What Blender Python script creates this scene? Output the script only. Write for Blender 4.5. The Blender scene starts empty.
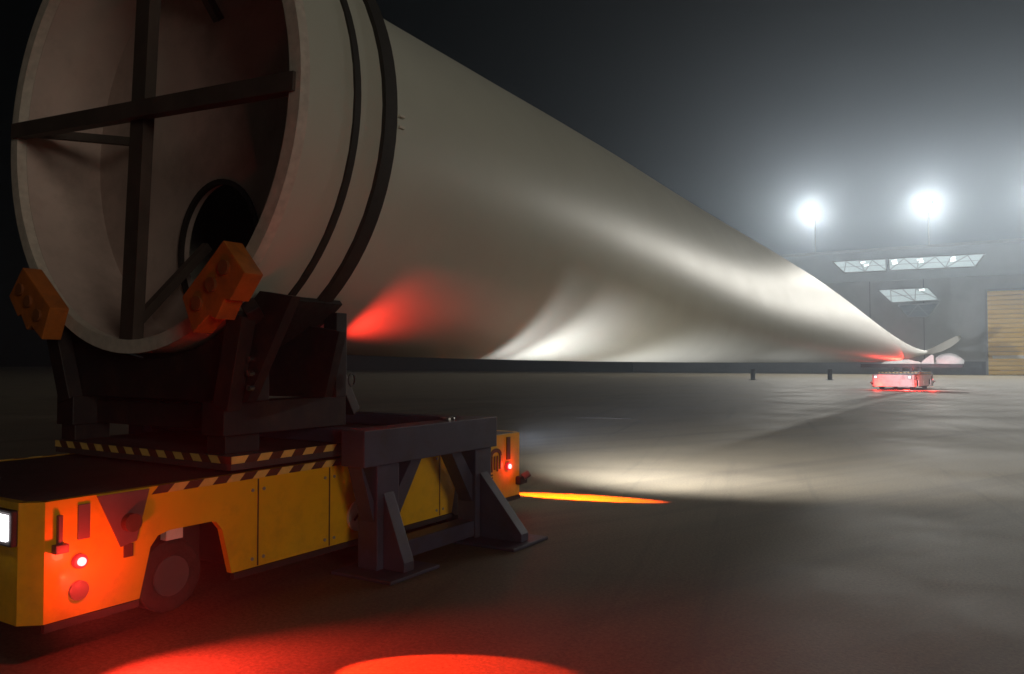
import bpy, bmesh, math, random
from mathutils import Vector, Matrix
from mathutils.geometry import tessellate_polygon
R = math.radians
random.seed(4)
sc = bpy.context.scene
col = sc.collection

# ------------------------------------------------------------------ camera
cam_d = bpy.data.cameras.new('camera')
cam = bpy.data.objects.new('camera', cam_d); col.objects.link(cam)
cam_d.sensor_width = 36.0
cam_d.lens = 790.0 / 1024.0 * 36.0
cam_d.clip_start = 0.05; cam_d.clip_end = 1500
cam.location = (0, 0, 1.65)
cam.rotation_euler = (R(90) + math.atan(24 / 790.0), 0, R(31.8))
sc.camera = cam

# ------------------------------------------------------------------ night sky
world = bpy.data.worlds.new('World'); sc.world = world; world.use_nodes = True
nt = world.node_tree; nt.nodes.clear()
sky = nt.nodes.new('ShaderNodeTexSky'); sky.sky_type = 'NISHITA'; sky.sun_disc = False
sky.sun_elevation = R(-6); sky.sun_rotation = R(200)
bg = nt.nodes.new('ShaderNodeBackground'); bg.inputs['Strength'].default_value = 0.005
out = nt.nodes.new('ShaderNodeOutputWorld')
nt.links.new(sky.outputs[0], bg.inputs[0]); nt.links.new(bg.outputs[0], out.inputs[0])

# dim warm fill added behind the camera, in place of unseen yard lighting
sd = bpy.data.lights.new('night_fill', 'SUN'); sd.energy = 0.46; sd.angle = R(20); sd.color = (1.0, 0.88, 0.70)
so = bpy.data.objects.new('night_fill', sd); col.objects.link(so)
so.rotation_euler = Vector((-0.89, 0.36, -0.16)).to_track_quat('-Z', 'Y').to_euler()

sc.view_settings.view_transform = 'Standard'; sc.view_settings.look = 'None'
sc.view_settings.exposure = 0.0; sc.view_settings.gamma = 1.0
sc.view_settings.use_curve_mapping = False
sc.render.engine = 'CYCLES'
cy = sc.cycles
cy.use_denoising = True
cy.max_bounces = 6; cy.diffuse_bounces = 3; cy.glossy_bounces = 3; cy.transmission_bounces = 4
cy.volume_bounces = 0; cy.caustics_reflective = False; cy.caustics_refractive = False
cy.sample_clamp_indirect = 4.0
cy.use_light_tree = True

FLOOD_W = 21000.0      # each hall floodlight
HEAD_W = 700.0         # forward headlamp of the near vehicle

# ------------------------------------------------------------------ materials
MATS = {}
def mat(name, base, rough=0.5, metal=0.0, var=0.0, scale=4.0, bump=0.0, bscale=60.0, spec=0.5,
        dirt=None, dirt_scale=1.5, dirt_amt=0.5, rvar=0.0, stretch=None, coat=0.0):
    m = bpy.data.materials.new(name); m.use_nodes = True
    n = m.node_tree.nodes; l = m.node_tree.links
    b = n['Principled BSDF']
    b.inputs['Base Color'].default_value = (*base, 1)
    b.inputs['Roughness'].default_value = rough
    b.inputs['Metallic'].default_value = metal
    b.inputs['Specular IOR Level'].default_value = spec
    b.inputs['Coat Weight'].default_value = coat
    tc = n.new('ShaderNodeTexCoord'); src = tc.outputs['Object']
    if stretch:
        mp = n.new('ShaderNodeMapping'); mp.inputs['Scale'].default_value = stretch
        l.new(src, mp.inputs['Vector']); src = mp.outputs[0]
    colsock = None
    if var:
        t = n.new('ShaderNodeTexNoise'); t.inputs['Scale'].default_value = scale; t.inputs['Detail'].default_value = 8
        t.inputs['Roughness'].default_value = 0.6
        l.new(src, t.inputs['Vector'])
        r = n.new('ShaderNodeValToRGB')
        r.color_ramp.elements[0].position = 0.3; r.color_ramp.elements[1].position = 0.7
        r.color_ramp.elements[0].color = (*[max(0, c * (1 - var)) for c in base], 1)
        r.color_ramp.elements[1].color = (*[min(1, c * (1 + var)) for c in base], 1)
        l.new(t.outputs['Fac'], r.inputs['Fac']); colsock = r.outputs['Color']
        if rvar:
            mr = n.new('ShaderNodeMapRange'); mr.inputs['From Min'].default_value = 0.3; mr.inputs['From Max'].default_value = 0.7
            mr.inputs['To Min'].default_value = rough - rvar; mr.inputs['To Max'].default_value = rough + rvar
            l.new(t.outputs['Fac'], mr.inputs['Value']); l.new(mr.outputs[0], b.inputs['Roughness'])
    if dirt:
        t2 = n.new('ShaderNodeTexNoise'); t2.inputs['Scale'].default_value = dirt_scale; t2.inputs['Detail'].default_value = 10
        t2.inputs['Roughness'].default_value = 0.7
        l.new(src, t2.inputs['Vector'])
        r2 = n.new('ShaderNodeValToRGB'); r2.color_ramp.elements[0].position = 0.48; r2.color_ramp.elements[1].position = 0.68
        r2.color_ramp.elements[0].color = (0, 0, 0, 1); r2.color_ramp.elements[1].color = (dirt_amt,) * 3 + (1,)
        l.new(t2.outputs['Fac'], r2.inputs['Fac'])
        mx = n.new('ShaderNodeMix'); mx.data_type = 'RGBA'
        l.new(r2.outputs['Color'], mx.inputs['Factor'])
        if colsock: l.new(colsock, mx.inputs['A'])
        else: mx.inputs['A'].default_value = (*base, 1)
        mx.inputs['B'].default_value = (*dirt, 1)
        colsock = mx.outputs['Result']
    if colsock: l.new(colsock, b.inputs['Base Color'])
    if bump:
        t3 = n.new('ShaderNodeTexNoise'); t3.inputs['Scale'].default_value = bscale; t3.inputs['Detail'].default_value = 4
        l.new(src, t3.inputs['Vector'])
        bp = n.new('ShaderNodeBump'); bp.inputs['Strength'].default_value = bump; bp.inputs['Distance'].default_value = 0.02
        l.new(t3.outputs['Fac'], bp.inputs['Height']); l.new(bp.outputs[0], b.inputs['Normal'])
    MATS[name] = m
    return m

def emit(name, color, strength):
    m = bpy.data.materials.new(name); m.use_nodes = True
    b = m.node_tree.nodes['Principled BSDF']
    b.inputs['Base Color'].default_value = (0.05, 0.05, 0.05, 1)
    b.inputs['Emission Color'].default_value = (*color, 1)
    b.inputs['Emission Strength'].default_value = strength
    MATS[name] = m
    return m

mat('concrete', (0.14, 0.118, 0.078), rough=0.64, var=0.16, scale=0.35, rvar=0.08, bump=0.12, bscale=55.0, spec=0.22,
    dirt=(0.09, 0.08, 0.06), dirt_scale=0.22, dirt_amt=0.35)
def yard_wear():
    m = MATS['concrete']; n = m.node_tree.nodes; l = m.node_tree.links
    b = n['Principled BSDF']; src = b.inputs['Base Color'].links[0].from_socket
    tc = n.new('ShaderNodeTexCoord')
    for ang, sc_, lo, hi, amt in ((24, (0.9, 0.035, 1), 0.50, 0.72, 0.55), (-14, (1.6, 0.05, 1), 0.56, 0.70, 0.45), (70, (0.6, 0.04, 1), 0.55, 0.75, 0.35)):
        mp = n.new('ShaderNodeMapping'); mp.inputs['Rotation'].default_value = (0, 0, R(ang)); mp.inputs['Scale'].default_value = sc_
        # rotate first, then stretch
        mp0 = n.new('ShaderNodeMapping'); mp0.inputs['Rotation'].default_value = (0, 0, R(ang)); mp.inputs['Rotation'].default_value = (0, 0, 0)
        l.new(tc.outputs['Object'], mp0.inputs['Vector']); l.new(mp0.outputs[0], mp.inputs['Vector'])
        t = n.new('ShaderNodeTexNoise'); t.inputs['Scale'].default_value = 1.3; t.inputs['Detail'].default_value = 6; t.inputs['Roughness'].default_value = 0.65
        l.new(mp.outputs[0], t.inputs['Vector'])
        r = n.new('ShaderNodeMapRange'); r.inputs['From Min'].default_value = lo; r.inputs['From Max'].default_value = hi
        r.inputs['To Min'].default_value = 0.0; r.inputs['To Max'].default_value = amt
        l.new(t.outputs['Fac'], r.inputs['Value'])
        mx = n.new('ShaderNodeMix'); mx.data_type = 'RGBA'; mx.inputs['B'].default_value = (0.05, 0.042, 0.032, 1)
        l.new(r.outputs[0], mx.inputs['Factor']); l.new(src, mx.inputs['A']); src = mx.outputs['Result']
    t = n.new('ShaderNodeTexNoise'); t.inputs['Scale'].default_value = 38; t.inputs['Detail'].default_value = 5; t.inputs['Roughness'].default_value = 0.8
    l.new(tc.outputs['Object'], t.inputs['Vector'])
    r = n.new('ShaderNodeMapRange'); r.inputs['From Min'].default_value = 0.3; r.inputs['From Max'].default_value = 0.7
    r.inputs['To Min'].default_value = 0.55; r.inputs['To Max'].default_value = 1.45
    l.new(t.outputs['Fac'], r.inputs['Value'])
    mu = n.new('ShaderNodeMix'); mu.data_type = 'RGBA'; mu.blend_type = 'MULTIPLY'; mu.inputs['Factor'].default_value = 1.0
    l.new(src, mu.inputs['A']); l.new(r.outputs[0], mu.inputs['B']); l.new(mu.outputs['Result'], b.inputs['Base Color'])
yard_wear()
mat('gelcoat', (0.575, 0.58, 0.505), rough=0.46, var=0.05, scale=0.8, bump=0.008, bscale=3.0, spec=0.5, rvar=0.015,
    dirt=(0.46, 0.43, 0.35), dirt_scale=0.9, dirt_amt=0.12)
mat('laminate', (0.60, 0.47, 0.42), rough=0.6, var=0.12, scale=1.5, dirt=(0.26, 0.2, 0.17), dirt_scale=1.2, dirt_amt=0.5)
mat('bare_rim', (0.62, 0.55, 0.48), rough=0.45, var=0.15, scale=14)
mat('black_strap', (0.025, 0.02, 0.016), rough=0.7, var=0.2, scale=12)
mat('dark_steel', (0.022, 0.018, 0.02), rough=0.55, metal=0.2, var=0.3, scale=3, dirt=(0.09, 0.05, 0.03), dirt_scale=4, dirt_amt=0.4)
mat('brace_steel', (0.075, 0.055, 0.045), rough=0.6, var=0.25, scale=4)
mat('stand_blue', (0.06, 0.062, 0.10), rough=0.5, var=0.22, scale=3, dirt=(0.06, 0.045, 0.035), dirt_scale=5, dirt_amt=0.6)
mat('orange_paint', (0.46, 0.13, 0.02), rough=0.5, var=0.18, scale=6, dirt=(0.2, 0.07, 0.03), dirt_scale=5, dirt_amt=0.6)
mat('orange_dark', (0.24, 0.075, 0.02), rough=0.6, var=0.2, scale=8)
mat('yellow_paint', (0.88, 0.47, 0.015), rough=0.38, var=0.07, scale=2, coat=0.2, dirt=(0.42, 0.22, 0.03), dirt_scale=2.2, dirt_amt=0.45)
mat('deck_plate', (0.07, 0.055, 0.055), rough=0.55, var=0.25, scale=4, bump=0.3, bscale=45)
mat('hazard_dark', (0.10, 0.035, 0.02), rough=0.6, var=0.2, scale=12)
mat('hazard_pale', (0.80, 0.52, 0.14), rough=0.5, var=0.12, scale=9)
mat('black_rubber', (0.02, 0.02, 0.02), rough=0.8, var=0.3, scale=20, bump=0.3, bscale=30)
mat('chassis_black', (0.022, 0.018, 0.018), rough=0.7, var=0.3, scale=5)
mat('panel_plum', (0.17, 0.09, 0.09), rough=0.45, var=0.15, scale=5)
mat('pale_plate', (0.70, 0.66, 0.58), rough=0.45, var=0.08, scale=9)
mat('rim_grey', (0.35, 0.34, 0.33), rough=0.45, metal=0.4, var=0.15, scale=8)
mat('hall_concrete', (0.31, 0.325, 0.325), rough=0.85, var=0.12, scale=0.25, dirt=(0.17, 0.18, 0.18), dirt_scale=0.4, dirt_amt=0.4)
mat('hall_cladding', (0.36, 0.42, 0.46), rough=0.6, var=0.07, scale=0.3)
mat('hall_plinth', (0.10, 0.105, 0.105), rough=0.85, var=0.15, scale=0.6)
mat('door_tan', (0.92, 0.60, 0.12), rough=0.55, var=0.12, scale=1.2, stretch=(0.3, 1, 4))
mat('door_white', (0.78, 0.76, 0.68), rough=0.5)
mat('frame_grey', (0.22, 0.23, 0.23), rough=0.6, var=0.1, scale=3)
mat('wall_dark', (0.035, 0.03, 0.025), rough=0.9, var=0.3, scale=0.8)
mat('white_cover', (0.78, 0.78, 0.74), rough=0.7, var=0.06, scale=3, bump=0.5, bscale=4)
mat('lamp_housing', (0.12, 0.12, 0.125), rough=0.5, metal=0.4)
mat('chrome', (0.75, 0.75, 0.75), rough=0.2, metal=1.0)
emit('flood_lens', (0.95, 0.98, 1.0), 40.0)
emit('head_lens', (1.0, 0.94, 0.97), 9.0)
emit('red_lens', (1.0, 0.03, 0.05), 14.0)
emit('red_core', (1.0, 0.20, 0.20), 5.0)
emit('red_shell', (1.0, 0.01, 0.02), 0.7)
emit('head_dim', (1.0, 0.85, 0.88), 1.6)
mat('overlit_yellow', (0.74, 0.62, 0.60), rough=0.4, var=0.2, scale=3, dirt=(0.4,0.1,0.1), dirt_scale=3, dirt_amt=0.7)  # yellow body overexposed by white and red light, put into the colour
emit('win_lit', (0.80, 0.89, 0.88), 0.6)
emit('win_dim', (0.70, 0.80, 0.80), 0.05)
emit('win_lamp', (1.0, 1.0, 0.95), 2.2)
g = bpy.data.materials.new('glass'); g.use_nodes = True
gb = g.node_tree.nodes['Principled BSDF']
gb.inputs['Base Color'].default_value = (0.9, 0.95, 0.95, 1); gb.inputs['Roughness'].default_value = 0.05
gb.inputs['Transmission Weight'].default_value = 1.0; gb.inputs['IOR'].default_value = 1.02
MATS['glass'] = g

# ------------------------------------------------------------------ mesh helpers
class MB:
    def __init__(self): self.bm = bmesh.new()
    def box(self, x0, x1, y0, y1, z0, z1, rot=None, about=None):
        v = [self.bm.verts.new((x, y, z)) for x in (x0, x1) for y in (y0, y1) for z in (z0, z1)]
        if rot is not None:
            c = Vector(about) if about else Vector(((x0+x1)/2, (y0+y1)/2, (z0+z1)/2))
            for q in v: q.co = c + rot @ (q.co - c)
        for f in ((0,1,3,2),(4,6,7,5),(0,4,5,1),(2,3,7,6),(0,2,6,4),(1,5,7,3)):
            self.bm.faces.new([v[i] for i in f])
        return self
    def bar(self, a, b, w, h, up=(0,0,1)):
        a, b = Vector(a), Vector(b); d = (b-a).normalized(); up = Vector(up)
        if abs(d.dot(up)) > 0.98: up = Vector((1,0,0))
        s = d.cross(up).normalized(); u = s.cross(d).normalized()
        v = [self.bm.verts.new(p + s*sx*w/2 + u*sy*h/2) for p in (a,b) for sx,sy in ((-1,-1),(1,-1),(1,1),(-1,1))]
        for f in ((3,2,1,0),(4,5,6,7),(0,1,5,4),(1,2,6,5),(2,3,7,6),(3,0,4,7)):
            self.bm.faces.new([v[i] for i in f])
        return self
    def tube(self, a, b, r, n=16, r2=None):
        a, b = Vector(a), Vector(b); r2 = r if r2 is None else r2
        d = (b-a).normalized(); s = d.orthogonal().normalized(); u = d.cross(s)
        A = [self.bm.verts.new(a + (s*math.cos(t)+u*math.sin(t))*r) for t in [2*math.pi*i/n for i in range(n)]]
        B = [self.bm.verts.new(b + (s*math.cos(t)+u*math.sin(t))*r2) for t in [2*math.pi*i/n for i in range(n)]]
        for i in range(n): self.bm.faces.new((A[i], A[(i+1)%n], B[(i+1)%n], B[i]))
        self.bm.faces.new(A[::-1]); self.bm.faces.new(B)
        return self
    def prism(self, pts, a, b, axis):
        """polygon pts extruded from a to b along axis ('x': pts=(y,z); 'y': pts=(x,z); 'z': pts=(x,y))"""
        def P(p, t):
            return {'x': (t, p[0], p[1]), 'y': (p[0], t, p[1]), 'z': (p[0], p[1], t)}[axis]
        A = [self.bm.verts.new(P(p, a)) for p in pts]; B = [self.bm.verts.new(P(p, b)) for p in pts]
        n = len(pts)
        for i in range(n): self.bm.faces.new((A[i], A[(i+1)%n], B[(i+1)%n], B[i]))
        tris = tessellate_polygon([[Vector((p[0], p[1], 0)) for p in pts]])
        for t in tris:
            self.bm.faces.new([A[i] for i in t]); self.bm.faces.new([B[i] for i in t[::-1]])
        return self
    def ring(self, c, ro, ri, y0, y1, n=96):
        """annulus about the y axis"""
        L = []
        for (r, y) in ((ro,y0),(ro,y1),(ri,y1),(ri,y0)):
            L.append([self.bm.verts.new((c[0]+r*math.cos(2*math.pi*i/n), y, c[1]+r*math.sin(2*math.pi*i/n))) for i in range(n)])
        for k in range(4):
            A, B = L[k], L[(k+1)%4]
            for i in range(n): self.bm.faces.new((A[i], A[(i+1)%n], B[(i+1)%n], B[i]))
        return self
    def build(self, name, material, parent=None, bevel=0.0, smooth=False):
        bmesh.ops.recalc_face_normals(self.bm, faces=self.bm.faces)
        if bevel:
            bmesh.ops.bevel(self.bm, geom=[e for e in self.bm.edges if len(e.link_faces)==2 and e.calc_face_angle(0)>0.6],
                            offset=bevel, segments=2, affect='EDGES', profile=0.6)
        me = bpy.data.meshes.new(name); self.bm.to_mesh(me); self.bm.free()
        if smooth:
            for p in me.polygons: p.use_smooth = True
            try: me.set_sharp_from_angle(angle=R(38))
            except Exception: pass
        me.materials.append(MATS[material])
        o = bpy.data.objects.new(name, me); col.objects.link(o)
        if parent: o.parent = parent
        return o

def thing(name, label, cat, loc=(0,0,0), rz=0.0, group=None):
    o = bpy.data.objects.new(name, None); col.objects.link(o)
    o.location = loc; o.rotation_euler = (0,0,rz); o.empty_display_size = 0.2
    o['label'] = label; o['category'] = cat
    if group: o['group'] = group
    return o
def tag(o, label, cat, group=None):
    o['label'] = label; o['category'] = cat
    if group: o['group'] = group
    return o
def copy_tree(o, parent=None):
    c = o.copy(); col.objects.link(c); c.parent = parent
    for ch in o.children: copy_tree(ch, c)
    return c
def lamp(name, kind, loc, target, energy, color, parent=None, size=60, blend=0.3, radius=0.03, scale=(1,1,1), up='Y'):
    d = bpy.data.lights.new(name, kind); d.energy = energy; d.color = color
    d.shadow_soft_size = radius
    if kind == 'SPOT': d.spot_size = R(size); d.spot_blend = blend
    o = bpy.data.objects.new(name, d); col.objects.link(o)
    o.location = loc
    if target is not None:
        o.rotation_euler = (Vector(target)-Vector(loc)).to_track_quat('-Z', up).to_euler()
    o.scale = scale
    if parent: o.parent = parent
    return o

# ------------------------------------------------------------------ ground
g_ = MB()
NX, NY = 60, 60
grid = [[g_.bm.verts.new((-240 + 480*i/NX, -140 + 400*j/NY, 0.0)) for j in range(NY+1)] for i in range(NX+1)]
for i in range(NX):
    for j in range(NY):
        g_.bm.faces.new((grid[i][j], grid[i+1][j], grid[i+1][j+1], grid[i][j+1]))
ground = g_.build('ground', 'concrete'); ground['kind'] = 'structure'

# ------------------------------------------------------------------ factory hall
WY = 108.0
hall = thing('factory_hall', 'long grey factory hall with lit high windows and a tan shutter door', 'building', (0, WY, 0))
MB().box(-46, -1.62, 0.0, 40, 1.6, 11.67).box(9.2, 110, 0.0, 40, 1.6, 11.67).box(-1.62, 9.2, 0.0, 40, 10.1, 11.67).build('wall', 'hall_concrete', hall)
MB().box(-46, -1.62, -0.06, 40, 0, 1.6).box(9.2, 110, -0.06, 40, 0, 1.6).build('plinth', 'hall_plinth', hall)
MB().box(-46.1, 110.1, -0.12, 40.1, 11.67, 15.4).build('upper_wall', 'hall_cladding', hall)
MB().box(-46.3, 110.3, -0.3, 40.3, 15.4, 15.75).build('roof', 'frame_grey', hall)
for k in range(-7, 19):
    x = k * 6.0 - 2.0
    if -2.2 < x < 9.6: continue
    MB().box(x-0.05, x+0.05, -0.02, 0.05, 1.6, 11.66).build('joint', 'hall_plinth', hall)
# shutter door of many slats
door = MB().box(-1.62, -1.36, -0.15, 0.3, 0, 10.1).box(8.94, 9.2, -0.15, 0.3, 0, 10.1).box(-1.36, 8.94, -0.15, 0.3, 9.86, 10.1).build('door', 'frame_grey', hall)
NS = 18; sh = 9.86 / NS
for k in range(NS):
    z0 = k * sh
    s_ = MB().prism([(0.25, z0+0.02), (0.12, z0+0.06), (0.08, z0+sh*0.5), (0.12, z0+sh-0.06), (0.25, z0+sh-0.0)], -1.36, 8.94, 'x')
    s_.build('slat', 'door_tan', door)
MB().box(-0.95, 8.6, 0.03, 0.11, 1.93, 2.3).build('white_band', 'door_white', door)
MB().box(-1.36, 8.94, 0.26, 0.4, 0, 9.86).build('backing', 'frame_grey', door)

def window(quad, bays, lamps, lit, depth=0.5):
    """slanted-end window box on the hall wall: quad = (x,z) TL, TR, BR, BL"""
    TL, TR, BR, BL = [Vector((a, b)) for a, b in quad]
    def pt(u, v, y):
        t = TL.lerp(TR, u); b_ = BL.lerp(BR, u); p = b_.lerp(t, v); return (p.x, y, p.y)
    w = MB()
    for a, b in (((0,0),(1,0)), ((1,0),(1,1)), ((1,1),(0,1)), ((0,1),(0,0))):
        w.bar(pt(*a, -0.3), pt(*b, -0.3), 0.36, 0.12, up=(0, 1, 0)) if False else w.bar(pt(*a, -0.3), pt(*b, -0.3), 0.12, 0.34, up=(0, 1, 0))
    fr = w.build('window', 'frame_grey', hall)
    MB().prism([(p.x, p.y) for p in (TL, TR, BR, BL)], -0.14, -0.17, 'y').build('backing', lit, fr)
    for k in range(bays):
        u0, u1 = k / bays + 0.004, (k + 1) / bays - 0.004
        q = [pt(u0, 0.02, 0), pt(u1, 0.02, 0), pt(u1, 0.98, 0), pt(u0, 0.98, 0)]
        MB().prism([(p[0], p[2]) for p in q], -0.42, -0.44, 'y').build('pane', 'glass', fr)
        if k: MB().bar(pt(k / bays, 0, -0.36), pt(k / bays, 1, -0.36), 0.09, 0.16, up=(0,1,0)).build('mullion', 'frame_grey', fr)
        um = (u0 + u1) / 2
        MB().bar(pt(u0, 0.05, -0.25), pt(um, 0.95, -0.25), 0.09, 0.06, up=(0,1,0)).build('truss_bar', 'frame_grey', fr)
        MB().bar(pt(um, 0.95, -0.25), pt(u1, 0.05, -0.25), 0.09, 0.06, up=(0,1,0)).build('truss_bar', 'frame_grey', fr)
    MB().bar(pt(0.01, 0.5, -0.23), pt(0.99, 0.5, -0.23), 0.05, 0.05, up=(0,1,0)).build('truss_bar', 'frame_grey', fr)
    for u, v in lamps:
        c = pt(u, v, -0.24)
        MB().tube((c[0]-0.28, c[1], c[2]-0.03), (c[0]+0.28, c[1], c[2]+0.06), 0.11, 10).build('interior_lamp', 'win_lamp', fr)
window([(-18.3, 14.4), (-12.1, 14.33), (-12.0, 12.86), (-16.9, 12.89)], 2, [(0.55, 0.8), (0.6, 0.55)], 'win_lit')
window([(-11.75, 14.33), (-1.5, 14.23), (-2.54, 12.76), (-11.7, 12.86)], 3, [(0.06, 0.8), (0.07, 0.58), (0.34, 0.8), (0.36, 0.6), (0.69, 0.8), (0.71, 0.58)], 'win_lit')
window([(-13.06, 10.53), (-7.5, 10.51), (-6.24, 9.0), (-11.49, 8.84)], 2, [(0.85, 0.85)], 'win_lit')
window([(-10.9, 8.55), (-6.4, 8.6), (-7.5, 7.0), (-9.7, 7.0)], 1, [], 'win_dim')

# ------------------------------------------------------------------ perimeter wall and bollards
pw = MB().box(-170, -46.4, 108.5, 108.9, 0, 3.2).box(-170, -46.4, 108.3, 109.1, 3.2, 3.35).build('perimeter_wall', 'wall_dark')
tag(pw, 'low dark perimeter wall running from the hall out into the night', 'wall')
# ------------------------------------------------------------------ floodlights on roof masts
def make_flood(label):
    t = thing('floodlight', label, 'floodlight', group='floodlights on the hall roof')
    MB().tube((0, 2.0, -4.7), (0, 2.0, -0.2), 0.035, 10).build('mast', 'rim_grey', t)
    MB().bar((0, 2.0, -0.25), (0, 0.15, -0.12), 0.1, 0.1).build('bracket', 'lamp_housing', t)
    rot = Matrix.Rotation(R(22), 3, 'X')
    hs = MB().box(-0.62, 0.62, -0.02, 0.3, -0.5, 0.5).build('housing', 'lamp_housing', t, bevel=0.04)
    hs.rotation_euler = (R(22), 0, 0)
    ln = MB().tube((0, -0.03, 0), (0, -0.08, 0), 0.46, 28).build('lens', 'flood_lens', hs)
    return t
fl0 = make_flood('white floodlight shining above the hall beside the turbine blade')
fxs = [(-20.56, 20.75), (-7.36, 20.5), (5.2, 20.4), (18, 20.4)]
labels = ['white floodlight on the hall roof directly above the slanted blade edge',
          'white floodlight on the hall roof above the long lit window strip',
          'white floodlight on the hall roof above the tan shutter door',
          'white floodlight on the hall roof beyond the tan shutter door']
for k, (x, z) in enumerate(fxs):
    t = fl0 if k == 0 else copy_tree(fl0)
    t.location = (x, WY - 1.3, z)
    t['label'] = labels[k]
    lamp('flood_beam', 'SPOT', (x, WY - 1.9, z - 0.15), (x * 0.55 - 6, 38, 0), FLOOD_W, (1.0, 0.96, 0.86), size=166, blend=0.45, radius=1.7)

# ------------------------------------------------------------------ wind turbine blade
def lerp_tab(tab, y):
    for (a, va), (b, vb) in zip(tab, tab[1:]):
        if y <= b:
            f = (y - a) / (b - a); f = max(0, min(1, f))
            return va + (vb - va) * f
    return tab[-1][1]
def smooth_tab(tab, y):
    # Catmull-Rom through the table
    n = len(tab)
    for i in range(n - 1):
        if y <= tab[i+1][0] or i == n - 2:
            p1, p2 = tab[i], tab[i+1]
            p0 = tab[i-1] if i else (2*p1[0]-p2[0], p1[1]); p3 = tab[i+2] if i+2 < n else (2*p2[0]-p1[0], p2[1])
            h = p2[0] - p1[0]; f = max(0, min(1, (y - p1[0]) / h))
            m1 = (p2[1]-p0[1])/(p2[0]-p0[0])*h; m2 = (p3[1]-p1[1])/(p3[0]-p1[0])*h
            return (2*f**3-3*f**2+1)*p1[1]+(f**3-2*f**2+f)*m1+(-2*f**3+3*f**2)*p2[1]+(f**3-f**2)*m2
BX, BZ, BR, Y0 = -5.6, 3.51, 1.8, 3.6
TOP = [(3.6,5.31),(4.40,5.31),(4.44,5.30),(4.50,5.04),(4.6,4.995),(7,4.985),(9,5.035),(11.8,5.106),(16.9,5.106),(21,5.044),(27,4.919),(32.3,4.729),(39.5,4.24),(44.4,3.661),(49.7,2.964),(54,2.508),(57.2,2.319)]
BOT = [(3.6,1.71),(4.40,1.71),(4.6,1.73),(5.0,1.73),(7,1.69),(11.8,1.64),(20,1.61),(30,1.6),(40,1.6),(46,1.63),(50,1.72),(54,1.9),(57.2,2.08)]
WID = [(3.6,3.6),(4.40,3.6),(4.44,3.59),(4.50,3.48),(4.6,3.46),(7,3.3),(9,3.1),(11.8,2.75),(16.9,2.2),(21,1.9),(27,1.6),(32.3,1.35),(39.5,1.02),(44.4,0.8),(49.7,0.55),(54,0.34),(57.2,0.2)]
CX  = [(3.6,-5.6),(12,-5.6),(25,-5.6),(35,-5.6),(40,-5.53),(45,-5.27),(50,-4.88),(54,-4.5),(57.2,-4.15)]
LEAN = [(3.6,0),(7,0),(12,0.1),(20,0.35),(30,0.5),(40,0.45),(50,0.25),(57.2,0.1)]
NSEC = 56
def soft_tab(t, y):
    d = max(0.0, min(3.2, (y - 6.0) * 0.28, (57.2 - y) * 0.5))
    if d < 0.05: return smooth_tab(t, y)
    ws = [(k/6.0*d, math.exp(-2.0*(k/6.0)**2)) for k in range(-6, 7)]
    return sum(w*smooth_tab(t, y+o) for o, w in ws) / sum(w for o, w in ws)
def half_t(u):   # airfoil half thickness, max 0.5
    return 0.5 * (0.2969*math.sqrt(u)-0.1260*u-0.3516*u*u+0.2843*u**3-0.1015*u**4) / 0.1000 * 0.5 * 2 * 0.5 * 2
def section(y):
    w = max(0, min(1, (y - 5.2) / 17.0)); w = w*w*(3-2*w)
    zt, zb, wd, cx, ln = (soft_tab(t, y) for t in (TOP, BOT, WID, CX, LEAN))
    pts = []
    for k in range(NSEC):
        a = 2*math.pi*k/NSEC
        u = 0.5 - 0.5*math.cos(a)            # 0 bottom (leading edge) .. 1 top (trailing edge)
        circ = 0.5*math.sin(a)
        s = 1 if math.sin(a) >= 0 else -1
        air = s * max(half_t(u), 0.012*math.sin(math.pi*min(1,u*1.0))+0.0)
        x = (1-w)*circ + w*air
        pts.append((cx + x*wd - ln*(u-0.35), y, zb + (zt-zb)*u))
    return pts
blade = thing('wind_turbine_blade', 'huge white wind turbine blade lying from the near root to the far tip', 'turbine blade', (BX, Y0, 1.71))
def unp(o):
    o.location = -Vector((BX, Y0, 1.71)); return o
ys = [Y0 + 0.001]
y = Y0
while y < 56.9:
    y += 0.02 if 4.3 < y < 4.7 else 0.12 if y < 7 else 0.35 if y < 9 else (0.8 if y < 30 else 0.7); ys.append(min(y, 57.2))
sh_ = MB(); rings = []
for y in ys: rings.append([sh_.bm.verts.new(p) for p in section(y)])
# upswept tip
tip_path = [(-3.95, 57.8, 2.25, 0.20, 0.12), (-3.5, 58.5, 2.45, 0.27, 0.10), (-2.95, 59.1, 2.78, 0.29, 0.08), (-2.5, 59.6, 3.1, 0.22, 0.06), (-2.3, 59.8, 3.25, 0.08, 0.03)]
def tip_ring(cx, y, cz, hgt, th):
    L = []
    for k in range(NSEC):
        a = 2*math.pi*k/NSEC; u = -math.cos(a); v = math.sin(a)
        L.append(sh_.bm.verts.new((cx + v*th*0.5 - u*hgt*0.35, y, cz + u*hgt*0.8)))
    return L
for p in tip_path: rings.append(tip_ring(*p))
for A, B in zip(rings, rings[1:]):
    for k in range(NSEC): sh_.bm.faces.new((A[k], A[(k+1)%NSEC], B[(k+1)%NSEC], B[k]))
sh_.bm.faces.new(rings[-1])
shell = unp(sh_.build('shell', 'gelcoat', blade)); 
for p in shell.data.polygons: p.use_smooth = True
C0 = (BX, BZ)
unp(MB().ring(C0, BR + 0.004, BR - 0.10, Y0 - 0.05, Y0 + 0.03).build('root_flange', 'bare_rim', blade, smooth=True))
unp(MB().ring(C0, BR - 0.02, BR - 0.10, Y0 + 0.032, 4.40).build('inner_wall', 'laminate', blade, smooth=True))
unp(MB().ring(C0, BR + 0.018, BR - 0.01, 4.04, 4.10).build('band', 'black_strap', blade, smooth=True))
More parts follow.
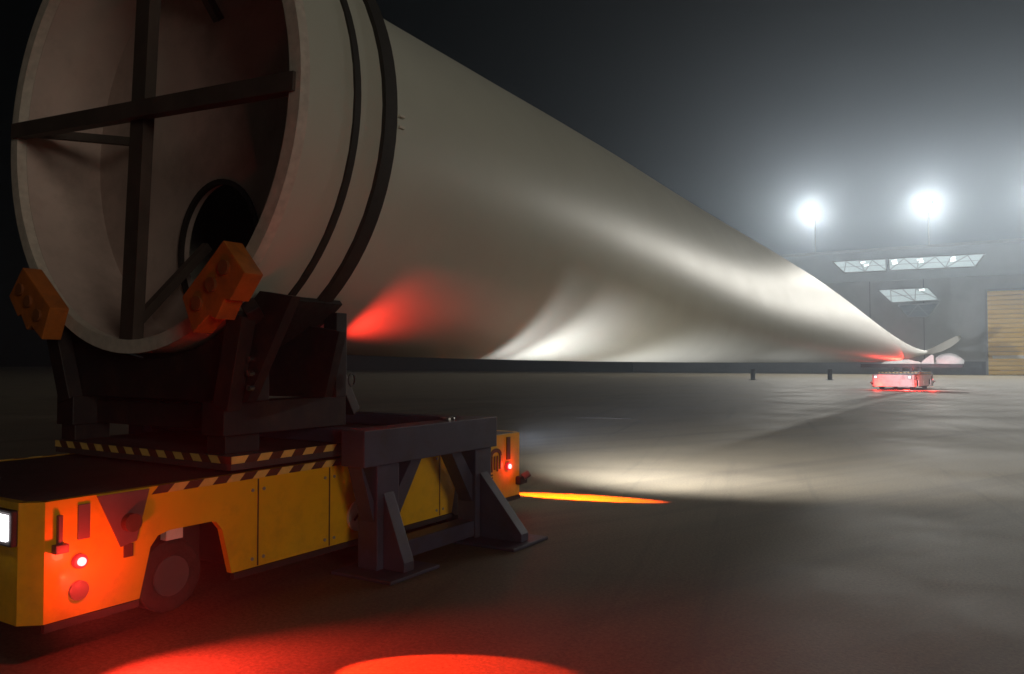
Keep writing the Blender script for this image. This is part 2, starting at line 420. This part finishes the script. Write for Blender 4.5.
unp(MB().ring(C0, BR + 0.035, BR - 0.12, 4.34, 4.47).build('band', 'black_strap', blade, smooth=True))
# bulkhead with an access hole
yb = 4.3
bm_ = MB(); N = 96; hx, hz, ha, hb = -5.55, 2.57, 0.50, 0.58
O = [bm_.bm.verts.new((BX+(BR-0.1)*math.cos(2*math.pi*i/N), yb, BZ+(BR-0.1)*math.sin(2*math.pi*i/N))) for i in range(N)]
I = [bm_.bm.verts.new((hx+ha*math.cos(2*math.pi*i/N), yb, hz+hb*math.sin(2*math.pi*i/N))) for i in range(N)]
I2 = [bm_.bm.verts.new((v.co.x, yb+0.08, v.co.z)) for v in I]
for i in range(N):
    j = (i+1)%N
    bm_.bm.faces.new((O[i],O[j],I[j],I[i])); bm_.bm.faces.new((I[i],I[j],I2[j],I2[i]))
unp(bm_.build('bulkhead', 'laminate', blade))
hr = MB().ring((0,0), 1, 0.93, 0, 0.04, 48).build('hatch_rim', 'black_strap', blade)
hr.location = Vector((hx, yb-0.02, hz)) - Vector((BX, Y0, 1.71)); hr.scale = (ha+0.02, 1, hb+0.02)
# cross brace in the root opening, turned a little
br = bpy.data.objects
tilt = R(-3.5)
def cross_pt(a, r, y=3.63): return (BX + r*math.cos(a+tilt), y, BZ + 0.05 + r*math.sin(a+tilt))
unp(MB().bar(cross_pt(math.pi/2,1.74), cross_pt(-math.pi/2,1.80), 0.17, 0.09, up=(0,1,0)).build('brace_beam', 'brace_steel', blade))
unp(MB().bar(cross_pt(math.pi,1.76,3.57), cross_pt(0,1.76,3.57), 0.125, 0.09, up=(0,1,0)).build('brace_beam', 'brace_steel', blade))
for a in (0, 90, 180, 270):
    unp(MB().bar(cross_pt(R(a),1.62,3.66), cross_pt(R(a),0.95,4.27), 0.07, 0.07, up=(0,1,0)).build('brace_stay', 'brace_steel', blade))
for dz in (0.0, 0.085):
    unp(MB().box(-3.92,-3.85, 4.60, 4.66, 3.42+dz, 3.437+dz).build('mark', 'pale_plate', blade))

# ------------------------------------------------------------------ transport vehicle
def make_vehicle():
    t = thing('transport_vehicle', '', 'transporter')
    L, W = 2.61, 1.10           # half length, half width
    ZB, ZT = 0.20, 0.87
    cy_, cx_ = 0.09, 0.10       # corner chamfer
    ys_ = L - cy_
    a0, a1 = 1.27, 1.95         # wheel arch
    # side skirts with wheel-arch cut-outs
    def arch(s, k):
        pts = [(a0, ZB), (a0+0.08, 0.51), (a0+0.13, 0.57), (a0+0.17, 0.58), (a1-0.20, 0.58), (a1-0.12, 0.56), (a1-0.07, 0.50), (a1, ZB)]
        return pts
    for sx in (1, -1):
        up_ = [(-ys_, ZB)] + [(-p[0], p[1]) for p in arch(0,0)[::-1]] + arch(0,0) + [(ys_, ZB), (ys_, ZT), (-ys_, ZT)]
        p = MB().prism(up_, sx*(W-0.05), sx*W, 'x').build('side_panel', 'yellow_paint', t)
        for yy in (-1.05, -0.35, 0.45, 1.08):
            MB().box(*sorted((sx*(W+0.0005), sx*(W+0.003))), yy-0.006, yy+0.006, ZB+0.005, 0.815).build('seam', 'hazard_dark', p)
            for zz in (0.26, 0.74):
                for d in (-0.05, 0.05):
                    MB().tube((sx*W, yy+d, zz), (sx*(W+0.008), yy+d, zz), 0.012, 8).build('bolt', 'rim_grey', p)
        # pale rubbing edge along the sill
        for (b0, b1) in ((-ys_, -a1-0.01), (-a0+0.01, a0-0.01), (a1+0.01, ys_)):
            MB().box(sx*(W-0.03) if sx>0 else -W-0.012, W+0.012 if sx>0 else -(W-0.03), b0, b1, ZB-0.045, ZB-0.003).build('sill', 'chassis_black', p)
    for sy in (1, -1):
        e = MB().box(-(W-cx_), W-cx_, sy*L-0.05*(sy>0), sy*L+0.05*(sy<0), ZB, ZT).build('end_panel', 'yellow_paint', t)
        for sx in (1, -1):
            A = Vector((sx*W, sy*ys_)); B = Vector((sx*(W-cx_), sy*L)); n = Vector((sx*cy_, sy*cx_)).normalized()*0.05
            MB().prism([A, B, B-n, A-n], ZB, ZT, 'z').build('corner_panel', 'yellow_paint', t)
            # headlamp on each end near the corner
            hx_ = sx*(W-cx_-0.105)
            hl = MB().box(hx_-0.10, hx_+0.10, sy*L-0.01, sy*(L+0.035), 0.63, 0.83) if sy>0 else MB().box(hx_-0.10, hx_+0.10, -L-0.035, -L+0.01, 0.63, 0.83)
            hl = hl.build('headlamp', 'chassis_black', t, bevel=0.012)
            MB().box(hx_-0.075, hx_+0.075, min(sy*(L+0.037), sy*(L+0.05)), max(sy*(L+0.037), sy*(L+0.05)), 0.665, 0.805).build('lens', 'head_lens', hl)
    # chassis
    MB().box(-0.66, 0.66, -L+0.1, L-0.1, 0.24, 0.80).box(-1.02, 1.02, -1.2, 1.2, 0.22, 0.80).box(-1.02,1.02, 2.0, 2.35, 0.24, 0.8).box(-1.02,1.02,-2.35,-2.0,0.24,0.8).build('chassis', 'chassis_black', t)
    # deck
    dk = [(W-0.055,-ys_),(W-0.055,ys_),(W-cx_-0.02,L-0.055),(-(W-cx_-0.02),L-0.055),(-(W-0.055),ys_),(-(W-0.055),-ys_),(-(W-cx_-0.02),-L+0.055),(W-cx_-0.02,-L+0.055)]
    MB().prism(dk, 0.81, 0.868, 'z').build('deck', 'deck_plate', t)
    # wheels
    for sx in (1, -1):
        for sy in (1, -1):
            yc = sy*(a0+a1)/2
            w = MB().tube((sx*0.70, yc, 0.235), (sx*0.92, yc, 0.235), 0.235, 28).build('wheel', 'black_rubber', t, bevel=0.02)
            MB().tube((sx*0.918, yc, 0.235), (sx*0.93, yc, 0.235), 0.13, 20).build('rim', 'lamp_housing', w)
            fd = MB().box(min(sx*0.98,sx*1.04), max(sx*0.98,sx*1.04), yc-0.12, yc+0.0, 0.50, 0.575).build('arch_label', 'pale_plate', t)
    # hazard stripes along the top edge of the sides
    n = 34; y0, y1 = -1.88, 1.88
    for sx in (1, -1):
        step = (y1-y0)/n
        for k in range(n):
            a = y0 + k*step
            sl = 0.05
            pts = [(a, 0.822), (a+step, 0.822), (a+step+sl, 0.872), (a+sl, 0.872)] if k % 2 == 0 else [(a, 0.822), (a+step, 0.822), (a+step+sl, 0.872), (a+sl, 0.872)]
            MB().prism(pts, sx*(W+0.002), sx*(W+0.006), 'x').build('hazard_stripe', 'hazard_dark' if k % 2 == 0 else 'hazard_pale', t)
    # control area on both sides at both ends
    for s in (1, -1):
        def side(y0, y1, z0, z1, m, name, d=0.012, par=t):
            a, b = sorted((s*(W+0.001), s*(W+d))); yy = sorted((-s*y0, -s*y1))
            return MB().box(a, b, yy[0], yy[1], z0, z1).build(name, m, par, bevel=0.004)
        a, b = s*(W+0.002), s*(W+0.012)
        cp = MB().prism([(-s*2.23, 0.862), (-s*1.90, 0.862), (-s*1.98, 0.56), (-s*2.08, 0.54)], a, b, 'x').build('control_panel', 'panel_plum', t)
        MB().tube((s*(W+0.01), -s*2.03, 0.68), (s*(W+0.06), -s*2.03, 0.68), 0.055, 20).build('stop_button', 'hazard_dark', cp)
        side(2.06, 2.0, 0.47, 0.55, 'hazard_dark', 'switch')
        side(2.34, 2.27, 0.63, 0.83, 'panel_plum', 'recess_plate')
        # side marker lamp with dark socket below
        ml = MB().tube((s*W, -s*2.33, 0.51), (s*(W+0.03), -s*2.33, 0.51), 0.040, 20).build('marker_lamp', 'red_shell', t)
        MB().tube((s*(W+0.029), -s*2.33, 0.51), (s*(W+0.042), -s*2.33, 0.51), 0.024, 18).build('lens', 'red_core', ml)
        sk = MB().tube((s*W, -s*2.33, 0.345), (s*(W+0.02), -s*2.33, 0.345), 0.055, 22).build('socket', 'panel_plum', t)
        # second marker lamp at the other end of this side
        ml = MB().tube((s*W, s*2.27, 0.53), (s*(W+0.03), s*2.27, 0.53), 0.042, 20).build('marker_lamp', 'red_shell', t)
        MB().tube((s*(W+0.029), s*2.27, 0.53), (s*(W+0.042), s*2.27, 0.53), 0.026, 18).build('lens', 'red_core', ml)
        # handle on the chamfer
        MB().box(*sorted((s*(W+0.001), s*(W+0.03))), *sorted((-s*2.435, -s*2.46)), 0.62, 0.79).box(*sorted((s*(W+0.002), s*(W+0.05))), *sorted((-s*2.41, -s*2.485)), 0.58, 0.63).build('handle', 'panel_plum', t, bevel=0.006)
        # upright grab plate, dark emblem and figures at the far end
        side(-2.32, -2.25, 0.60, 0.84, 'hazard_dark', 'upright_plate')
        em = MB()
        for q in range(14):
            a0_, a1_ = math.pi*q/14, math.pi*(q+1)/14
            yc_ = s*2.04
            em.bar((s*(W+0.006), yc_-math.cos(a0_)*0.09, 0.66+math.sin(a0_)*0.06), (s*(W+0.006), yc_-math.cos(a1_)*0.09, 0.66+math.sin(a1_)*0.06), 0.04, 0.008, up=(1,0,0))
        for q in range(4):
            em.box(*sorted((s*(W+0.002), s*(W+0.010))), s*2.04-0.085+q*0.053, s*2.04-0.065+q*0.053, 0.50+0.02*(q%2), 0.66)
        em.build('emblem', 'hazard_dark', t)
        em = MB()
        for q in range(3): em.box(*sorted((s*(W+0.002), s*(W+0.006))), s*1.95, s*1.985, 0.40+q*0.03, 0.418+q*0.03)
        em.build('lettering', 'hazard_dark', t)
        # pale round badge with a small dark mark
        bd = MB().tube((s*(W+0.001), -s*0.03, 0.39), (s*(W+0.02), -s*0.03, 0.39), 0.125, 32).build('badge', 'pale_plate', t)
        MB().bar((s*(W+0.022), -s*0.09, 0.36), (s*(W+0.022), -s*0.03, 0.41), 0.02, 0.004, up=(1,0,0)).bar((s*(W+0.022), -s*0.03, 0.41), (s*(W+0.022), s*0.02, 0.36), 0.02, 0.004, up=(1,0,0)).build('badge_mark', 'hazard_dark', bd)
        # floor lamp (safety projector) at the far corner
        fp = MB().box(*sorted((s*(W-0.06), s*(W+0.06))), *sorted((s*2.44, s*2.60)), 0.31, 0.40).build('floor_lamp', 'chassis_black', t, bevel=0.02)
        MB().tube((s*(W+0.03), s*2.54, 0.38), (s*(W+0.07), s*2.60, 0.42), 0.04, 14).build('lamp_head', 'panel_plum', fp)
    # lifting platform with striped rim
    pl = MB().box(-1.07, 1.12, -1.30, 1.9, 0.90, 0.995).box(-0.7, 0.7, -1.0, 1.6, 0.87, 0.90).build('lift_platform', 'deck_plate', t)
    n = 22; x0, x1 = -1.07, 1.12; st = (x1-x0)/n
    for k in range(n):
        a = x0+k*st
        MB().prism([(a,0.945),(a+st,0.945),(a+st-(0.04 if k<n-1 else 0),0.996),(a-(0.04 if k else 0),0.996)], -1.302, -1.306, 'y').build('rim_stripe', 'hazard_dark' if k%2 else 'hazard_pale', pl)
    n = 30; st = 3.2/n
    for k in range(n):
        a = -1.30+k*st
        MB().prism([(a,0.945),(a+st,0.945),(a+st+(0.04 if k<n-1 else 0),0.996),(a+(0.04 if k else 0),0.996)], 1.122, 1.126, 'x').build('rim_stripe', 'hazard_dark' if k%2 else 'hazard_pale', pl)
    return t
veh = make_vehicle()
VX, VY = -5.6, 4.89
veh2 = copy_tree(veh)
veh.location = (VX, VY, 0)
veh['label'] = 'yellow flatbed transporter with striped deck edge under the blade root'
veh['group'] = veh2['group'] = 'blade transporters'
veh2.location = (-5.0, 52.3, 0); veh2.rotation_euler = (0, 0, R(-7))
for o_ in [veh2] + list(veh2.children_recursive):
    if o_.type == 'MESH':
        mn = o_.data.materials[0].name
        rp = {'yellow_paint': 'overlit_yellow', 'head_lens': 'head_dim', 'deck_plate': 'frame_grey'}.get(mn)  # distant body takes the overlit copy of the yellow paint
        if rp:
            o_.material_slots[0].link = 'OBJECT'; o_.material_slots[0].material = MATS[rp]
veh2['label'] = 'distant flatbed transporter glowing red beneath the blade tip'

# ------------------------------------------------------------------ steel support stand straddling the vehicle
stand = thing('support_stand', 'dark blue steel trestle stand beside the yellow transporter', 'stand', (-5.6, 5.6, 0))
def sb(mb, name, m='stand_blue', par=stand, bevel=0.008):
    o = mb.build(name, m, par, bevel=bevel); o.location = -Vector((-5.6, 5.6, 0)) if par is stand else (0,0,0); return o
for s in (1, -1):
    X = -5.6 + s*1.38
    sb(MB().box(X-0.12, X+0.12, 4.5, 6.34, 0.84, 1.12), 'top_beam')
    for (yc, out) in ((4.80, 0.16), (6.14, 0.40)):
        sb(MB().box(X-0.10, X+0.10, yc-0.13, yc+0.13, 0.03, 0.838), 'leg')
        sb(MB().prism([(yc-0.32,0.0),(yc+0.32,0.0),(yc+0.3,0.03),(yc-0.3,0.03)], X-0.25, X+0.25, 'x') if False else MB().box(X-0.22+min(0,s*out), X+0.22+max(0,s*out), yc-0.3, yc+0.3, 0.0, 0.028), 'foot')
        # outward gusset
        pts = [(X+s*0.102, 0.03), (X+s*(0.15+out), 0.03), (X+s*(0.15+out), 0.10), (X+s*0.102, 0.62)]
        sb(MB().prism(pts, yc-0.06, yc+0.06, 'y'), 'gusset', bevel=0.004)
        for sgn in (1, -1):
            yb0 = yc + sgn*0.135
            yb1 = yc + sgn*0.46
            if yb1 < 4.56: yb1 = 4.52
            if yb1 > 6.3: yb1 = 6.32
            sb(MB().prism([(yb0, 0.40), (yb0, 0.56), (yb1-sgn*0.02, 0.837), (yb1+sgn*0.0, 0.837)] if abs(yb1-yb0)<0.2 else [(yb0, 0.36), (yb0, 0.60), (yb1-sgn*0.14, 0.837), (yb1, 0.837)], X-0.07, X+0.07, 'x'), 'brace', bevel=0.004)
    sb(MB().box(X-0.09, X+0.09, 4.935, 6.005, 0.05, 0.19), 'base_rail')
for yc in (4.68, 6.2):
    sb(MB().box(-5.6-1.26, -5.6+1.26, yc-0.1, yc+0.1, 1.005, 1.115), 'cross_beam')
sb(MB().tube((-4.25, 5.75, 1.12), (-4.25, 5.75, 1.145), 0.07, 20), 'locating_boss', 'chrome')

# ------------------------------------------------------------------ root cradle
cr = thing('root_cradle', 'black steel cradle with orange clamps gripping the blade root', 'cradle', (-5.6, 4.6, 1.125))
def cb(mb, name, m='dark_steel', par=cr, bevel=0.006, smooth=False):
    o = mb.build(name, m, par, bevel=bevel, smooth=smooth)
    if par is cr: o.location = -Vector((-5.6, 4.6, 1.125))
    return o
Z0 = 1.125
def rib(y0, y1, top_a, wide):
    R_ = BR + 0.05
    arc = [(BX+R_*math.cos(a), BZ+R_*math.sin(a)) for a in [R(-90+top_a) - 2*R(top_a)*k/28 for k in range(29)]]
    pts = [(BX-wide, Z0+0.24), (BX+wide, Z0+0.24), (arc[0][0]+0.32, arc[0][1]-0.05)] + arc + [(arc[-1][0]-0.32, arc[-1][1]-0.05)]
    return MB().prism(pts, y0, y1, 'y')
cb(rib(3.72, 3.80, 42, 1.12), 'saddle_rib', bevel=0)
cb(rib(4.46, 4.54, 31, 1.12), 'saddle_rib', bevel=0)
for x in (-6.6, -4.72):
    cb(MB().box(x-0.12, x+0.12, 3.62, 4.82, Z0, Z0+0.235), 'base_beam')
    cb(MB().box(x-0.1, x+0.1, 3.65, 3.95, 0.997, Z0-0.002), 'spacer')
for yv in (3.9, 4.5):
    cb(MB().box(-6.47, -4.85, yv-0.08, yv+0.08, Z0+0.01, Z0+0.2), 'base_beam')
pad = MB(); n = 40
for (rr0, rr1) in ((BR+0.006, BR+0.048),):
    for k in range(n):
        a0, a1 = R(-90-40+80*k/n), R(-90-40+80*(k+1)/n)
        v = [pad.bm.verts.new((BX+r*math.cos(a), y, BZ+r*math.sin(a))) for a in (a0,a1) for r in (rr0,rr1) for y in (3.85,4.58)]
        for f in ((0,1,3,2),(4,6,7,5),(0,4,5,1),(2,3,7,6),(0,2,6,4),(1,5,7,3)): pad.bm.faces.new([v[i] for i in f])
cb(pad, 'saddle_pad', 'black_rubber', bevel=0)
for s in (1, -1):
    # side columns, tie plates and jack boxes
    cb(MB().box(BX+s*1.09-0.07, BX+s*1.09+0.07, 4.545, 4.66, Z0+0.24, 2.03), 'column')
    cb(MB().box(BX+s*1.02-0.06, BX+s*1.02+0.06, 3.82, 3.95, Z0+0.24, 1.9), 'column')
    cb(MB().bar((BX+s*0.98, 4.62, 1.75), (BX+s*0.92, 4.98, Z0+0.1), 0.10, 0.10), 'strut')
    cb(MB().box(BX+s*0.86-0.1, BX+s*0.86+0.1, 4.665, 4.80, Z0+0.236, 1.5), 'jack_box')
    cb(MB().tube((BX+s*0.80, 4.70, 1.5), (BX+s*0.80, 4.70, 1.58), 0.025, 14), 'jack_screw')
    for q in range(3):
        cb(MB().tube((BX+s*(1.20), 3.70, Z0+0.34+q*0.1), (BX+s*(1.20), 3.66, Z0+0.34+q*0.1), 0.022, 10), 'bolt', 'chrome', bevel=0)
    # orange clamp over the rim
    ang = R(-50) if s > 0 else R(-129)
    c = Vector((BX + (BR+0.0)*math.cos(ang), 3.49, BZ + (BR+0.0)*math.sin(ang)))
    tx = Vector((-math.sin(ang), 0, math.cos(ang))); nx = Vector((math.cos(ang), 0, math.sin(ang)))
    if s < 0: tx = -tx
    def cp(u, v): 
        p = c + tx*u*0.84 + nx*v*0.84; return (p.x, p.z)
    pts = [cp(-0.36,-0.03), cp(-0.32,-0.20), cp(0.34,-0.20), cp(0.36,0.17), cp(0.10,0.22), cp(0.06,0.17), cp(-0.12,0.22), cp(-0.16,0.14), cp(-0.40,0.12)]
    cl = cb(MB().prism(pts, 3.39, 3.545, 'y'), 'clamp', 'orange_paint', bevel=0.008)
    for u in (-0.2, 0.02, 0.22):
        p = cp(u, -0.02)
        MB().tube((p[0], 3.392, p[1]), (p[0], 3.37, p[1]), 0.05, 16).build('bolt_head', 'orange_dark', cl)
    # bracket from clamp down to the base
    p = cp(-0.1, 0.16)
    cb(MB().bar((p[0], 3.62, p[1]), (BX+s*0.98, 3.66, Z0+0.2), 0.16, 0.12, up=(0,1,0)), 'clamp_arm')
    cb(MB().bar((p[0]+s*0.1, 3.60, p[1]+0.05), (BX+s*1.2, 3.72, 1.95), 0.10, 0.10, up=(0,1,0)), 'clamp_arm')
sk_ = MB(); n = 18
for k in range(n):
    a0, a1 = 2*math.pi*k/n, 2*math.pi*(k+1)/n
    sk_.bar((-4.41, 4.69+0.035*math.cos(a0), 1.50+0.05*math.sin(a0)), (-4.41, 4.69+0.035*math.cos(a1), 1.50+0.05*math.sin(a1)), 0.014, 0.014, up=(1,0,0))
cb(sk_, 'shackle', 'chrome', bevel=0)
# red beacon under the blade belly on the cradle
bc = cb(MB().tube((-4.74, 4.76, 1.50), (-4.74, 4.76, 1.53), 0.045, 16), 'beacon', 'chassis_black', bevel=0)
MB().tube((-4.74, 4.76, 1.53), (-4.74, 4.76, 1.58), 0.03, 16).build('lens', 'red_lens', bc)

# ------------------------------------------------------------------ tip support on the distant vehicle
tc_ = thing('tip_cradle', 'dark cross beam frame carrying the blade tip on the distant transporter', 'cradle', (-4.85, 52.3, 1.0))
def tb(mb, name, m='dark_steel', par=tc_, bevel=0.01):
    o = mb.build(name, m, par, bevel=bevel)
    if par is tc_: o.location = -Vector((-4.85, 52.3, 1.0))
    return o
tb(MB().box(-7.3, -1.9, 51.9, 52.6, 1.26, 1.48), 'cross_beam')
for x in (-5.6, -5.1, -4.6, -4.1): tb(MB().box(x-0.08, x+0.08, 52.1, 52.4, 1.0, 1.255), 'post')
tb(MB().prism([(-6.2,1.485),(-3.9,1.485),(-4.2,1.62),(-4.7,1.74),(-5.2,1.76),(-5.9,1.66)], 52.0, 52.5, 'y'), 'saddle', 'pale_plate')
tb(MB().prism([(-4.1,1.485),(-3.36,1.485),(-3.38,1.95),(-3.5,2.02),(-3.8,1.8)], 52.0, 52.5, 'y'), 'end_block', 'white_cover')
bg_ = MB(); n = 22
rr = []
for i in range(9):
    v = i/8
    rad = (math.sin(math.pi*(0.12+0.88*v)*0.5 + 0)**0.8)
    ring_ = []
    for k in range(n):
        a = 2*math.pi*k/n
        wob = 1 + 0.07*math.sin(3*a+2*v*3) + 0.05*math.sin(7*a+v*5)
        ring_.append(bg_.bm.verts.new((-2.62+0.72*math.cos(a)*wob*math.sqrt(max(0.0,1-(v*0.99)**2.2)) , 52.3+0.4*math.sin(a)*wob*math.sqrt(max(0.0,1-(v*0.99)**2.2)), 1.485+0.62*v)))
    rr.append(ring_)
for A, B in zip(rr, rr[1:]):
    for k in range(n): bg_.bm.faces.new((A[k], A[(k+1)%n], B[(k+1)%n], B[k]))
bg_.bm.faces.new(rr[0][::-1]); bg_.bm.faces.new(rr[-1])
bun = bg_.build('wrapped_bundle', 'white_cover', None, smooth=True)
tag(bun, 'white tarpaulin wrapped bundle on the end of the tip beam', 'bundle')

# ------------------------------------------------------------------ bollards and floor things
for k, p in enumerate(((-18.42, 69.44, 0), (-12.73, 72.96, 0))):
    b = thing('bollard', ['black bollard on the yard below the middle of the blade', 'black bollard on the yard closer to the distant transporter'][k], 'bollard', p, 0, 'yard bollards')
    MB().tube((0,0,0), (0,0,0.95), 0.19, 16).build('post', 'black_rubber', b, bevel=0.03)
    MB().box(-0.3,0.3,-0.3,0.3,0,0.03).build('base_plate', 'black_rubber', b)

pa, pb = Vector((-10.56, 20.68, 0)), Vector((-8.98, 20.96, 0))
dc = thing('drain_cover', 'narrow dark drain cover set in the yard below the blade', 'drain cover', (pa+pb)/2, math.atan2((pb-pa).y, (pb-pa).x))
ln_ = (pb-pa).length
MB().box(-ln_/2, ln_/2, -0.16, 0.16, 0.002, 0.012).build('frame', 'wall_dark', dc)
for k in range(12):
    xk = -ln_/2 + 0.06 + (ln_-0.12)*(k+0.5)/12
    MB().box(xk-0.03, xk+0.03, -0.13, 0.13, 0.0125, 0.022).build('bar', 'wall_dark', dc)

# ------------------------------------------------------------------ vehicle and beacon light
WHITE = (0.94, 0.94, 1.0); RED = (1.0, 0.035, 0.02)
def line_lamp(S, A, B, energy, color, thin, size):
    """a projector throwing a flat fan of light from S on to the floor between A and B"""
    S, A, B = Vector(S), Vector(A), Vector(B)
    z = -((A-S).normalized() + (B-S).normalized()).normalized()
    x = ((B-A) - z*(B-A).dot(z)).normalized(); y = z.cross(x)
    o = lamp('floor_lamp_beam', 'SPOT', S, None, energy, color, size=size, blend=0.25, radius=0.008)
    m = Matrix((x, y, z)).transposed()
    o.rotation_euler = m.to_euler(); o.scale = (1, thin, 1)
    return o
# headlamps shining forward along the blade
lamp('headlamp_beam', 'SPOT', (-4.70, 7.60, 0.74), (-4.1, 10.6, 2.8), 80, WHITE, size=112, blend=0.45, radius=0.09)
lamp('headlamp_beam', 'SPOT', (-4.70, 7.60, 0.74), (-4.0, 19, 3.9), 520, WHITE, size=92, blend=1.0, radius=0.09)
lamp('headlamp_beam', 'SPOT', (-4.70, 7.60, 0.74), (-2.2, 20, 0.1), 18000, WHITE, size=110, blend=1.0, radius=0.12, scale=(1, 0.27, 1))
lamp('headlamp_beam', 'SPOT', (-4.70, 7.60, 0.74), (-3.6, 54, 2.0), 55000, WHITE, size=9, blend=0.8, radius=0.09)
lamp('headlamp_beam', 'SPOT', (-4.70, 2.20, 0.74), (-4.6, -6, 0.2), 60, WHITE, size=90, blend=0.4, radius=0.05)
# red floor projectors of the near vehicle
line_lamp((-4.42, 7.55, 0.43), (-5.3, 8.38, 0), (-3.3, 8.80, 0), 9000, (1.0, 0.10, 0.0), 0.085, 84)
lamp('floor_lamp_beam', 'SPOT', (-4.42, 2.42, 0.45), (-1.3, 3.1, 0.2), 900, RED, size=100, blend=1.0, radius=0.02)
lamp('floor_lamp_beam', 'SPOT', (-4.42, 2.42, 0.47), (-2.59, 3.31, 0.0), 6500, (1.0, 0.035, 0.008), size=18, blend=0.14, radius=0.01, scale=(1, 0.42, 1))
lamp('marker_beam', 'POINT', (-4.28, 2.56, 0.51), None, 7.0, RED, radius=0.03)
lamp('marker_beam', 'POINT', (-4.44, 7.16, 0.53), None, 2, RED, radius=0.03)
lamp('beacon_beam', 'SPOT', (-4.72, 4.80, 1.60), (-4.55, 5.15, 1.86), 75, RED, size=104, blend=0.9, radius=0.02, scale=(1, 0.55, 1))
# distant vehicle
lamp('marker_beam', 'POINT', (-6.1, 49.4, 0.25), None, 80, RED, radius=0.05)
lamp('marker_beam', 'POINT', (-3.3, 49.9, 0.25), None, 80, RED, radius=0.05)
line_lamp((-4.55, 49.55, 0.45), (-7.2, 48.95, 0), (-2.0, 49.3, 0), 12000, (1.0, 0.03, 0.03), 0.03, 150)
lamp('beacon_beam', 'SPOT', (-4.1, 49.6, 1.1), (-4.76, 47.3, 2.2), 1100, RED, size=52, blend=0.6, radius=0.05)

# ------------------------------------------------------------------ night haze
hz_ = MB().box(-245, 245, -145, 265, -1.0, 24.0).build('haze', 'concrete')
hm = bpy.data.materials.new('haze'); hm.use_nodes = True
hn = hm.node_tree; hn.nodes.clear()
pv = hn.nodes.new('ShaderNodeVolumePrincipled'); pv.inputs['Color'].default_value = (0.70, 0.83, 1.0, 1)
pv.inputs['Density'].default_value = 0.0022; pv.inputs['Anisotropy'].default_value = 0.77
ho = hn.nodes.new('ShaderNodeOutputMaterial'); hn.links.new(pv.outputs[0], ho.inputs['Volume'])
hz_.data.materials.clear(); hz_.data.materials.append(hm); hz_['kind'] = 'stuff'
